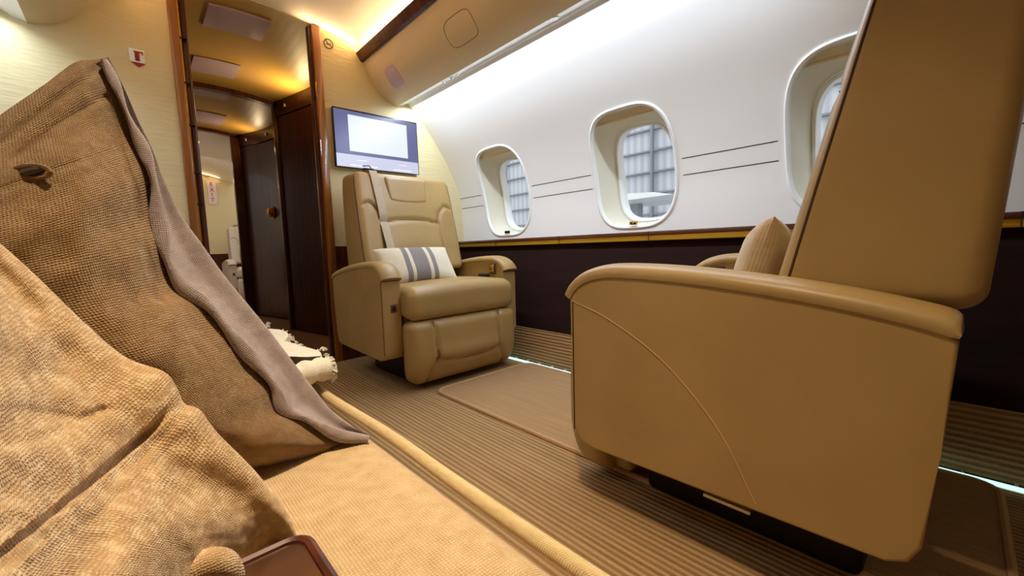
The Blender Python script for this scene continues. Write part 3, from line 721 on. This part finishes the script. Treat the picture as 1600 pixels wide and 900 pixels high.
    def dhead(p):
        v = p.z / .066; p = Vector(p); p.x *= 1 + .05 * v
        if v < 0: p.z -= .014 * (1 - (p.x / .12) ** 2)
        zc = .462; zz = zc + p.z
        return Vector((p.x, yb0 - tilt * zz + p.y - .004, BZ + zz))
    rbox('headrest', .245, .034, .132, .015, dhead, leather, root, h=.008)
    # edge seam on the sides of the backrest
    for s in (-1, 1):
        obj('seam', tube([dback(Vector((s * .3045, .116, -BH / 2 + .03 + (BH - .06) * k / 25))) for k in range(26)], .0024, 6), SEAM, root)
    # recliner shell behind and base
    obj('base', box((-.24, L0 + .10, 0), (.24, L1 - .12, .16), .02, 3), DARKMETAL, root)
    obj('seat_pan', box((-.30, L0 + .06, .15), (.30, L1 - .02, .345), .015, 2), leather, root)
    if detail:
        # shoulder belt over the aisle side of the back
        sxp = aisle * .165; pts = []
        for k in range(20):
            z = BH * .5 - .002 - (BH * .85) * k / 19; q = dback(Vector((sxp, .137, z))); q.y += .004; q.x = sxp + aisle * .02 * (1 - k / 19); pts.append(q)
        q0 = pts[0]; pts = [q0 + Vector((0, -.10, .010)), q0 + Vector((0, -.05, .016)), q0 + Vector((0, -.012, .010))] + pts[1:]
        rows = [[p + Vector((dx, .003, 0)) for dx in (-.022, -.0205, .0205, .022)] for p in pts]
        me = grid_mesh('shoulder_belt', rows); o = link('shoulder_belt', me, STRAP, root); md = o.modifiers.new('th', 'SOLIDIFY'); md.thickness = .0025; md.offset = 1
        bk = bmesh.new(); c = pts[1] + Vector((aisle * .008, -.004, .004)); add_box(bk, (c.x - .030, c.y - .018, c.z), (c.x + .030, c.y + .018, c.z + .008), .003); add_tube(bk, [c + Vector((-.028, 0, .006)), c + Vector((-.01, 0, .024)), c + Vector((.026, 0, .020))], .003, 6)
        obj('belt_guide', bk, DARKMETAL, o)
        bm = box((-aisle * .262 - .022, L1 - .145, .486), (-aisle * .262 + .022, L1 - .085, .508), .006, 3); obj('buckle', bm, BLACK, root)
    return root
CHX = 1.195
far = make_chair('armchair', (CHX, 2.035, 0), PI, +1, -.27, .335, .085, LEATHER, 'tan leather armchair facing the camera under the television', 'tan leather armchairs by the windows')
near = make_chair('armchair', (CHX, .322, 0), 0, -1, -.33, .335, .075, LEATHER, 'tan leather armchair in the right foreground seen from its side', 'tan leather armchairs by the windows', detail=False)
aft = make_chair('armchair', (1.40, 7.25, 0), PI, +1, -.27, .335, .085, LEATHER_AFTLIT, 'small armchair with aft light painted into its pale leather far down the corridor beside the dark door', None)
obj('rail_trim', box((-.362, -.075, .120), (-.350, .015, .128), .002), CHROME, near)
# cable and floor fitting under the near chair
obj('cable', tube([(p.x, p.y, p.z) for p in spline([atz(968, 728, .012), atz(978, 739, .006), atz(1000, 748, .006), atz(1024, 747, .008), atz(1040, 736, .03)], 20)], .0035, 8), WHITE, label='short white cable looping under the right foreground armchair', cat='cable')

# ------------------------------------------------------------------ cushions
def pillow(name, w_, h_, th, m, loc, rot, label, cat='cushion', pinch=.18, **k):
    root_pts = []
    n = 36; bm = bmesh.new(); uvl = bm.loops.layers.uv.new('UVMap')
    grids = {}
    for s in (-1, 1):
        for i in range(n + 1):
            for j in range(n + 1):
                u = 2 * i / n - 1; v = 2 * j / n - 1
                e = (1 - abs(u) ** 2.6) * (1 - abs(v) ** 2.6); t = th / 2 * max(0, e) ** .48
                x = u * w_ / 2 * (1 - pinch * .5 * (1 - abs(v) ** 2) * abs(u) ** 3 * .5); z = v * h_ / 2 * (1 - pinch * (1 - abs(u) ** 2) * abs(v) ** 3 * .5)
                wr = noise.noise(Vector((x * 9, z * 9, s * 3))) * .010 * e
                if (i in (0, n) or j in (0, n)) and s == 1: grids[(s, i, j)] = grids[(-1, i, j)]; continue
                grids[(s, i, j)] = bm.verts.new((x, s * t + s * wr, z))
    for s in (-1, 1):
        for i in range(n):
            for j in range(n):
                f = bm.faces.new([grids[(s, *q)] for q in ((i, j), (i + 1, j), (i + 1, j + 1), (i, j + 1))])
                for lo, q in zip(f.loops, ((i, j), (i + 1, j), (i + 1, j + 1), (i, j + 1))): lo[uvl].uv = (q[0] / n * w_, q[1] / n * h_)
    o = obj(name, bm, m, label=label, cat=cat, **k); o.data.shade_smooth()
    o.matrix_world = Matrix.Translation(loc) @ rot
    return o
STRIPE = fabric('striped_cotton', (236, 228, 208), (214, 202, 176), .004, .5, .001)
N, L, b = nodes(STRIPE); old = b.inputs['Base Color'].links[0].from_socket
tc = N.new('ShaderNodeTexCoord'); sp_ = N.new('ShaderNodeSeparateXYZ'); L.new(tc.outputs['Object'], sp_.inputs[0]); ramp = N.new('ShaderNodeValToRGB'); ramp.color_ramp.interpolation = 'CONSTANT'
mr = N.new('ShaderNodeMapRange'); mr.inputs[1].default_value = -.2; mr.inputs[2].default_value = .2; L.new(sp_.outputs[0], mr.inputs[0]); L.new(mr.outputs[0], ramp.inputs[0])
els = [(0, 0), (.30, 1), (.365, 0), (.41, 1), (.60, 0), (.645, 1), (.71, 0)]
while len(ramp.color_ramp.elements) < len(els): ramp.color_ramp.elements.new(.5)
for e, (p, v) in zip(ramp.color_ramp.elements, els): e.position = p; e.color = (v, v, v, 1)
mi = N.new('ShaderNodeMix'); mi.data_type = 'RGBA'; L.new(ramp.outputs[0], mi.inputs[0]); L.new(old, mi.inputs[6])
nn = N.new('ShaderNodeTexNoise'); nn.inputs['Scale'].default_value = 300; L.new(tc.outputs['Object'], nn.inputs[0]); mg = N.new('ShaderNodeMix'); mg.data_type = 'RGBA'; mg.inputs[6].default_value = s2l((110, 106, 110)); mg.inputs[7].default_value = s2l((160, 152, 148)); L.new(nn.outputs['Fac'], mg.inputs[0])
L.new(mg.outputs[2], mi.inputs[7]); L.new(mi.outputs[2], b.inputs['Base Color'])
c = (at(588, 392, 2.02) + at(727, 440, 1.90)) / 2
pillow('lumbar_cushion', .40, .235, .11, STRIPE, Vector((1.085, 1.90, .572)), Matrix.Rotation(math.radians(-8), 4, 'Z') @ Matrix.Rotation(math.radians(-40), 4, 'X'), 'white oblong cushion with grey stripes on the far armchair')
LINEN = fabric('linen', (232, 208, 174), (196, 168, 132), .005, .5, .001)
pillow('linen_cushion', .30, .235, .11, LINEN, Vector((1.20, .345, .590)), Matrix.Rotation(math.radians(12), 4, 'Z') @ Matrix.Rotation(math.radians(16), 4, 'X'), 'plain linen cushion standing on the right foreground armchair')

# ------------------------------------------------------------------ sofa
SOFA = fabric('sofa_tweed', (228, 198, 152), (180, 144, 94), .0036, .7, .0016)
PIPE = fabric('sofa_piping', (228, 204, 154), (188, 156, 100), .003, .6, .001)
SX0, SX1, SY0, SY1 = -.47, .190, -.95, 1.16
so = empty('sofa', ((SX0 + SX1) / 2, (SY0 + SY1) / 2, 0), label='cream tweed sofa with corded edge in the left foreground', cat='sofa')
cx_, cy_ = so.location.x, so.location.y
def dseat(p):
    p = Vector(p)
    if p.z > 0: p.z += .010 * (1 - (p.x / .33) ** 2) - .004
    return p + Vector((0, 0, .375))
rbox('seat_cushion', SX1 - SX0, SY1 - SY0, .150, .030, dseat, SOFA, so, h=.018)
rr = [(a - cx_, b - cy_) for a, b in rounded_rect(SX0, SX1 + .002, SY0, SY1, .06)]
pp = []
for k in range(len(rr)):
    a = Vector(rr[k]); b = Vector(rr[(k + 1) % len(rr)]); n_ = max(1, int((b - a).length / .02))
    for q in range(n_): c_ = a.lerp(b, q / n_); wob = .004 * noise.noise(Vector((c_.y * 5, 2, 0))); pp.append((c_.x + wob, c_.y, .446 + wob * .5))
rows = []
bm = tube(pp, .0062, 10, True)
uvl = bm.loops.layers.uv.new('UVMap')
for f in bm.faces:
    for lo in f.loops: lo[uvl].uv = (lo.vert.co.y + lo.vert.co.x, lo.vert.co.z * 3 + lo.vert.co.x)
obj('piping', bm, PIPE, so)
obj('base', box((SX0 - cx_ + .02, SY0 - cy_ + .02, 0), (SX1 - cx_ - .035, SY1 - cy_ - .02, .31), .01), SOFA, so)
obj('backrest', box((SX0 - cx_ - .02, SY0 - cy_, .44), (SX0 - cx_ + .10, SY1 - cy_, .80), .04, 4), SOFA, so)

# big cushion leaning on the sofa -------------------------------------------------
MUST = fabric('mustard_knit', (176, 136, 84), (118, 82, 40), .0030, .8, .0015, 90, (164, 130, 88), 2.6)
COOLLIT_KNIT = fabric('coollit_knit', (190, 172, 166), (146, 128, 124), .0026, .7, .0012, 60, (184, 166, 158))  # back and hem: mauve cast of cool light put into the cloth colour
hem = [(162, 92, .500), (184, 140, .492), (204, 190, .486), (226, 238, .480), (241, 285, .474), (247, 345, .468), (260, 400, .462), (284, 447, .457), (326, 478, .452), (362, 524, .447), (396, 564, .442), (428, 602, .437), (443, 638, .433), (480, 655, .429), (528, 680, .424), (576, 686, .420)]
outp = [(163, 92), (185, 139), (206, 189), (229, 237), (246, 283), (274, 338), (306, 380), (342, 430), (376, 474), (406, 510), (434, 546), (462, 582), (488, 612), (514, 644), (545, 668), (578, 683)]
leftp = [(-70, 232), (-75, 262), (-80, 300), (-85, 340), (-85, 380), (-80, 420), (-70, 470), (-50, 520), (-20, 570), (20, 615), (70, 655), (130, 690), (190, 715), (260, 730), (330, 740), (405, 728)]
rowsA, rowsB = [], []
nR = len(hem)
for i in range(nR):
    hu, hv, hy = hem[i]; lu, lv = leftp[i]; ou, ov = outp[i]; f = i / (nR - 1); bulge = .085 * math.sin(PI * min(1, f * .93 + .07)) ** .7
    row = []
    for t in (0, .08, .2, .4, .7, 1.0):
        u = hu + (lu - hu) * t; v = hv + (lv - hv) * t
        if i == 0: v = {0: 92, .08: 93, .2: 98, .4: 132, .7: 180, 1.0: 232}[t]
        elif i == 1: v += {0: 0, .08: -4, .2: -8, .4: -2, .7: 0, 1.0: 0}[t]
        row.append(at(u, v, hy - bulge * (1 - (1 - min(1, t * 2.2)) ** 2) * (1.0 if t < .9 else .8)))
    if i == nR - 1: row = [at(hu + (lu - hu) * t, hv + (lv - hv) * t + 14 * math.sin(PI * t) , .42 + .010 * t) for t in (0, .08, .2, .4, .7, 1.0)]
    rowsA.append(row)
    h3 = at(hu, hv, hy); o3 = at(ou, ov, hy + .045 * math.sin(PI * f) + .004); far3 = at(lu + 40, lv + 0, hy + .16); mid = at((ou * .6 + lu * .4), (ov * .6 + lv * .4), hy + .15 * math.sin(PI * f) ** .5 + .02)
    rowsB.append([h3, h3.lerp(o3, .5) + Vector((0, .004, 0)), o3, mid, far3])
cu_root = empty('knit_cushion', at(400, 728, .43) * 1, label='big mustard knit cushion with cool light painted into its grey back leaning on the sofa', cat='cushion')
cu_root.location.z = .452
T = -cu_root.location
def shift(rows): return [[p + T for p in r] for r in rows]
SA = cpatch(rowsA, 150, 130)
# stitched hem line and folds pressed into the face
crease = [((204, 150), (228, 240), (250, 300), (262, 380), (288, 460)), ((0, 296), (80, 268), (170, 238)), ((150, 110), (60, 180), (0, 225)), ((165, 150), (100, 190), (20, 250))]
def to_px(p):
    q = R3.transposed() @ (p - EYE); return (800 + F * q.x / -q.z, 450 - F * q.y / -q.z)
for r in SA:
    for k, p in enumerate(r):
        px = to_px(p); g = groove(px, [(a - 38, b + 6) for a, b in crease[0]], 13, .010) + groove(px, crease[1], 5, .0018) + groove(px, crease[2], 15, .008) + groove(px, crease[3], 12, .007)
        nz = noise.noise(Vector((px[0] * .012, px[1] * .012, 0))) * .010 * min(1, k / 10); g *= min(1, k / 8)
        d = (p - EYE).normalized(); r[k] = p + d * (g + nz)
link('front_panel', grid_mesh('front_panel', shift(SA)), MUST, cu_root)
SB = cpatch(rowsB, 90, 40); link('back_panel', grid_mesh('back_panel', shift(SB)), COOLLIT_KNIT, cu_root, label='knit back with cool light painted into its grey mauve')
hp = spline([at(*q) for q in hem], 120)
rowsH = []
for i, p in enumerate(hp):
    t = (hp[min(i + 1, 119)] - hp[max(i - 1, 0)]).normalized(); v = (p - EYE).normalized(); sd = t.cross(v).normalized()
    if sd.x < 0: sd = -sd
    w1 = (.0022 + .0026 * min(1, i / 45)) + .0015 * math.sin(i * .35); ring = []
    for k in range(10): a = 2 * PI * k / 10; ring.append(p + sd * math.cos(a) * w1 + v * math.sin(a) * .004 + T)
    rowsH.append(ring)
link('hem', grid_mesh('hem', rowsH, closed_v=True), COOLLIT_KNIT, cu_root)
# buttonhole with its button
bc = at(52, 268, .40) + T; dv = (at(52, 268, .40) - EYE).normalized()
SAm = min((p for r in SA for p in r), key=lambda p: (to_px(p)[0] - 52) ** 2 + (to_px(p)[1] - 268) ** 2) + T
bt = bmesh.new(); add_tube(bt, [SAm - dv * .002 + (R3 @ Vector((math.cos(a) * .0125, math.sin(a) * .0045, 0))) for a in (2 * PI * k / 20 for k in range(20))], .0016, 6, closed=True); obj('buttonhole', bt, MUST, cu_root)
bt = bmesh.new(); add_tube(bt, [SAm + (R3 @ Vector((x, x * .25, 0))) - dv * .001 for x in (-.009, -.004, .004, .009)], lambda t: .0036 * math.sin(PI * (.12 + .76 * t)), 8); obj('button', bt, mat('button_dark', (74, 62, 48), .5), cu_root)

# throw in the foreground ----------------------------------------------------------
THROW = fabric('tan_wool', (210, 174, 126), (172, 134, 88), .0030, .55, .0012, 160, (226, 196, 152), 5.0)
sil = [(-60, 335, .34), (0, 380, .335), (60, 434, .33), (130, 502, .325), (195, 557, .32), (255, 580, .315), (276, 604, .312), (288, 630, .310), (312, 640, .308), (340, 676, .304), (398, 735, .298), (438, 786, .291), (460, 826, .286), (466, 858, .282)]
endp = [(-140, 380, .20), (-140, 470, .18), (-140, 580, .16), (-140, 700, .14), (-140, 820, .13), (-120, 940, .125), (-70, 1000, .125), (-20, 1010, .13), (40, 1010, .14), (110, 1000, .15), (190, 975, .18), (270, 950, .22), (340, 920, .262), (420, 885, .275)]
NR, NC = 240, 170
S_ = spline(sil, NR); E_ = spline(endp, NR)
line1 = [(284, 618), (240, 668), (190, 712), (140, 755), (70, 812), (0, 865), (-60, 905)]
rid1 = [(300, 650), (240, 712), (170, 775), (90, 840), (0, 905)]
line2 = [(-60, 640), (40, 640), (120, 655), (170, 640)]
line3 = [(0, 700), (80, 680), (160, 640)]
line4 = [(455, 800), (400, 790), (350, 820), (300, 830)]
TR = []
for i in range(NR):
    s, e = S_[i], E_[i]; row = []
    for j in range(NC):
        t = j / (NC - 1); u = s.x + (e.x - s.x) * t; v = s.y + (e.y - s.y) * t
        tt = 1 - (1 - t) ** 2.4; y = s.z + (e.z - s.z) * (t * .75 + tt * .25)
        p = at(u, v, y); d = (p - EYE).normalized()
        px = (u, v); up_ = t ** .5
        g = groove(px, line1, 13, .026) - groove(px, rid1, 34, .016) + groove(px, line2, 34, .022) + groove(px, line3, 24, .010) + groove(px, line4, 22, .004)
        g += noise.noise(Vector((u * .010, v * .013, 5))) * .010 + noise.noise(Vector((u * .03, v * .03, 9))) * .0022
        q_ = min(1, t * 4.5); row.append(p + d * (g * q_ * q_ * (3 - 2 * q_) + .010 * (1 - q_) ** 2 - .004))
    # roll the hidden rim away from the viewer so that the cloth has a back
    rim = []
    d0 = (row[0] - EYE).normalized()
    inward = (row[5] - row[0]).normalized()
    for k in range(6, 0, -1): a = k / 6 * PI * .5; rim.append(row[0] + d0 * (.05 * k / 6) + inward * (.012 * (k / 6) ** 2 * k))
    TR.append(rim + row)
th_root = at(400, 760, .29); th_root.z = .452
me = grid_mesh('throw', [[p - th_root for p in r] for r in TR]); th = link('knit_throw', me, THROW, label='light tan woollen throw bunched over the sofa in the left foreground', cat='throw'); th.location = th_root
# small loop of the throw's edge by the wooden board
loop = [at(280, 925, .262), at(292, 900, .262), at(318, 884, .262), at(344, 884, .262), at(358, 898, .262), at(362, 925, .262)]
bm = tube([p - th_root for p in spline(loop, 24)], lambda t: .0075 * (.8 + .3 * math.sin(PI * t)), 10); uvl = bm.loops.layers.uv.new('UVMap')
for f in bm.faces:
    for lo in f.loops: lo[uvl].uv = (lo.vert.co.x * 1.4, lo.vert.co.z + lo.vert.co.y)
obj('edge_loop', bm, THROW, th)
# wooden board corner ----------------------------------------------------------------
bd = empty('wooden_tray', (-.02, .18, .452), label='dark polished wooden tray corner on the sofa at the bottom edge', cat='tray')
obj('board', box((-.14, -.12, 0), (.088, .094, .022), .006, 4), wood('tray_wood', (92, 52, 24), (58, 30, 14), 'X'), bd)
obj('rim', tube([(a, b, .021) for a, b in rounded_rect(-.137, .085, -.117, .091, .012)], .0036, 8, True), DARKWOOD, bd)

# cream fringed throw at the far end of the sofa -------------------------------------
WOOL = fabric('cream_cotton', (240, 234, 216), (214, 204, 180), .004, .6, .0012)
thr = empty('fringed_throw', (.105, .835, .462), label='cream cotton throw with fringed ends folded on the far end of the sofa', cat='throw')
def fold(path, r0, n=10):
    P = spline(path, 40); rows = []
    for i, p in enumerate(P):
        t = (P[min(i + 1, 39)] - P[max(i - 1, 0)]).normalized(); x = t.cross(Vector((0, 0, 1))).normalized(); y = x.cross(t)
        rr_ = r0 * (1 + .10 * math.sin(i * .8)); rows.append([p + x * math.cos(2 * PI * k / 20) * rr_ * 1.1 + y * math.sin(2 * PI * k / 20) * rr_ * .9 for k in range(20)])
    return rows
bodyp = []
for i in range(40):
    f = i / 39; y = -.20 + .46 * f; row = []
    for j in range(24):
        g = j / 23; x = -.12 + .218 * g; z = .036 + .020 * math.sin(g * PI) * (.6 + .4 * math.sin(f * 9 + g * 4)) + .008 * noise.noise(Vector((f * 6, g * 5, 1))); 
        if j in (0, 23): z = -.004
        row.append(Vector((x + .012 * math.sin(f * 16), y, z)))
    bodyp.append(row)
link('folded_body', grid_mesh('folded_body', bodyp), WOOL, thr)
link('rolled_edge', grid_mesh('rolled_edge', fold([(-.05, -.225, .017), (.02, -.222, .018), (.065, -.215, .020), (.098, -.205, .018)], .018), closed_v=True), WOOL, thr)
bm = bmesh.new()
def tuft(c, dirv, n=26, ln=.016, spread=.8, r=.0011):
    for k in range(n):
        d = (Vector(dirv).normalized() + Vector((random.uniform(-1, 1), random.uniform(-1, 1), random.uniform(-1, 1))) * spread).normalized(); l = ln * random.uniform(.6, 1.2)
        add_tube(bm, [c, Vector(c) + d * l * .6, Vector(c) + d * l + Vector((0, 0, -.002))], r, 5)
for k in range(14):
    a = 2 * PI * k / 14; tuft(Vector((.097, -.205 + .016 * math.cos(a), .018 + .014 * math.sin(a))), (.8, math.cos(a) * .6, math.sin(a) * .6), 8, .007, .6, .0009)
for k in range(44):
    y = -.18 + .44 * k / 43; tuft(Vector((.092 + .012 * math.sin((y + .2) / .46 * 16), y, .032 + .006 * math.sin(k * .9))), (1, 0, .5), 5, .007, .6, .0009)
fr = obj('fringe', bm, WOOL, thr); fr['kind'] = 'stuff'

# ------------------------------------------------------------------ outside: hangar
HW_ = mat('hangar_sheeting', (196, 202, 208), .6); N, L, b = nodes(HW_)
tc = N.new('ShaderNodeTexCoord'); wv = N.new('ShaderNodeTexWave'); wv.bands_direction = 'Y'; wv.inputs['Scale'].default_value = 1.1; wv.inputs['Distortion'].default_value = .3
L.new(tc.outputs['Object'], wv.inputs['Vector']); mi = N.new('ShaderNodeMix'); mi.data_type = 'RGBA'; mi.inputs[6].default_value = s2l((186, 190, 196)); mi.inputs[7].default_value = s2l((212, 214, 218)); L.new(wv.outputs['Fac'], mi.inputs[0]); L.new(mi.outputs[2], b.inputs['Base Color'])
hz = empty('hangar_wall', (14, 8, -2.5), label='pale corrugated hangar wall with steel girts seen through the windows', cat='hangar')
obj('sheeting', box((0, -22, 0), (.2, 26, 14)), HW_, hz)
STEEL = mat('girt_steel', (140, 142, 150), .5)
for k in range(14):
    z = 1.2 + k * .74; obj('girt', box((-.16, -22, z), (0, 26, z + .055)), STEEL, hz)
for k in range(12):
    y = -20 + k * 3.9; obj('column', box((-.22, y, 0), (-.06, y + .07, 14)), STEEL, hz)
struct('floor_hangar', box((2.2, -25, -2.6), (16, 36, -2.5)), mat('hangar_concrete', (170, 172, 174), .6))
wg = empty('aircraft_wing', (8.0, 5.0, 1.60), label='white aircraft wing outside the middle window', cat='aircraft')
obj('wing_panel', prism([(-1.3, -.05), (-.9, .04), (0, .10), (1.2, .07), (1.9, 0), (1.2, -.03), (0, -.06)], 0, -.4, 1.4, .01), WHITE, wg)
obj('support_strut', box((.4, -.1, -4.1), (.6, .1, -.02)), STEEL, wg)
obj('flap', prism([(-1.9, -.02), (-1.3, .05), (-1.3, -.03)], 0, -.3, 1.3), STEEL, wg)
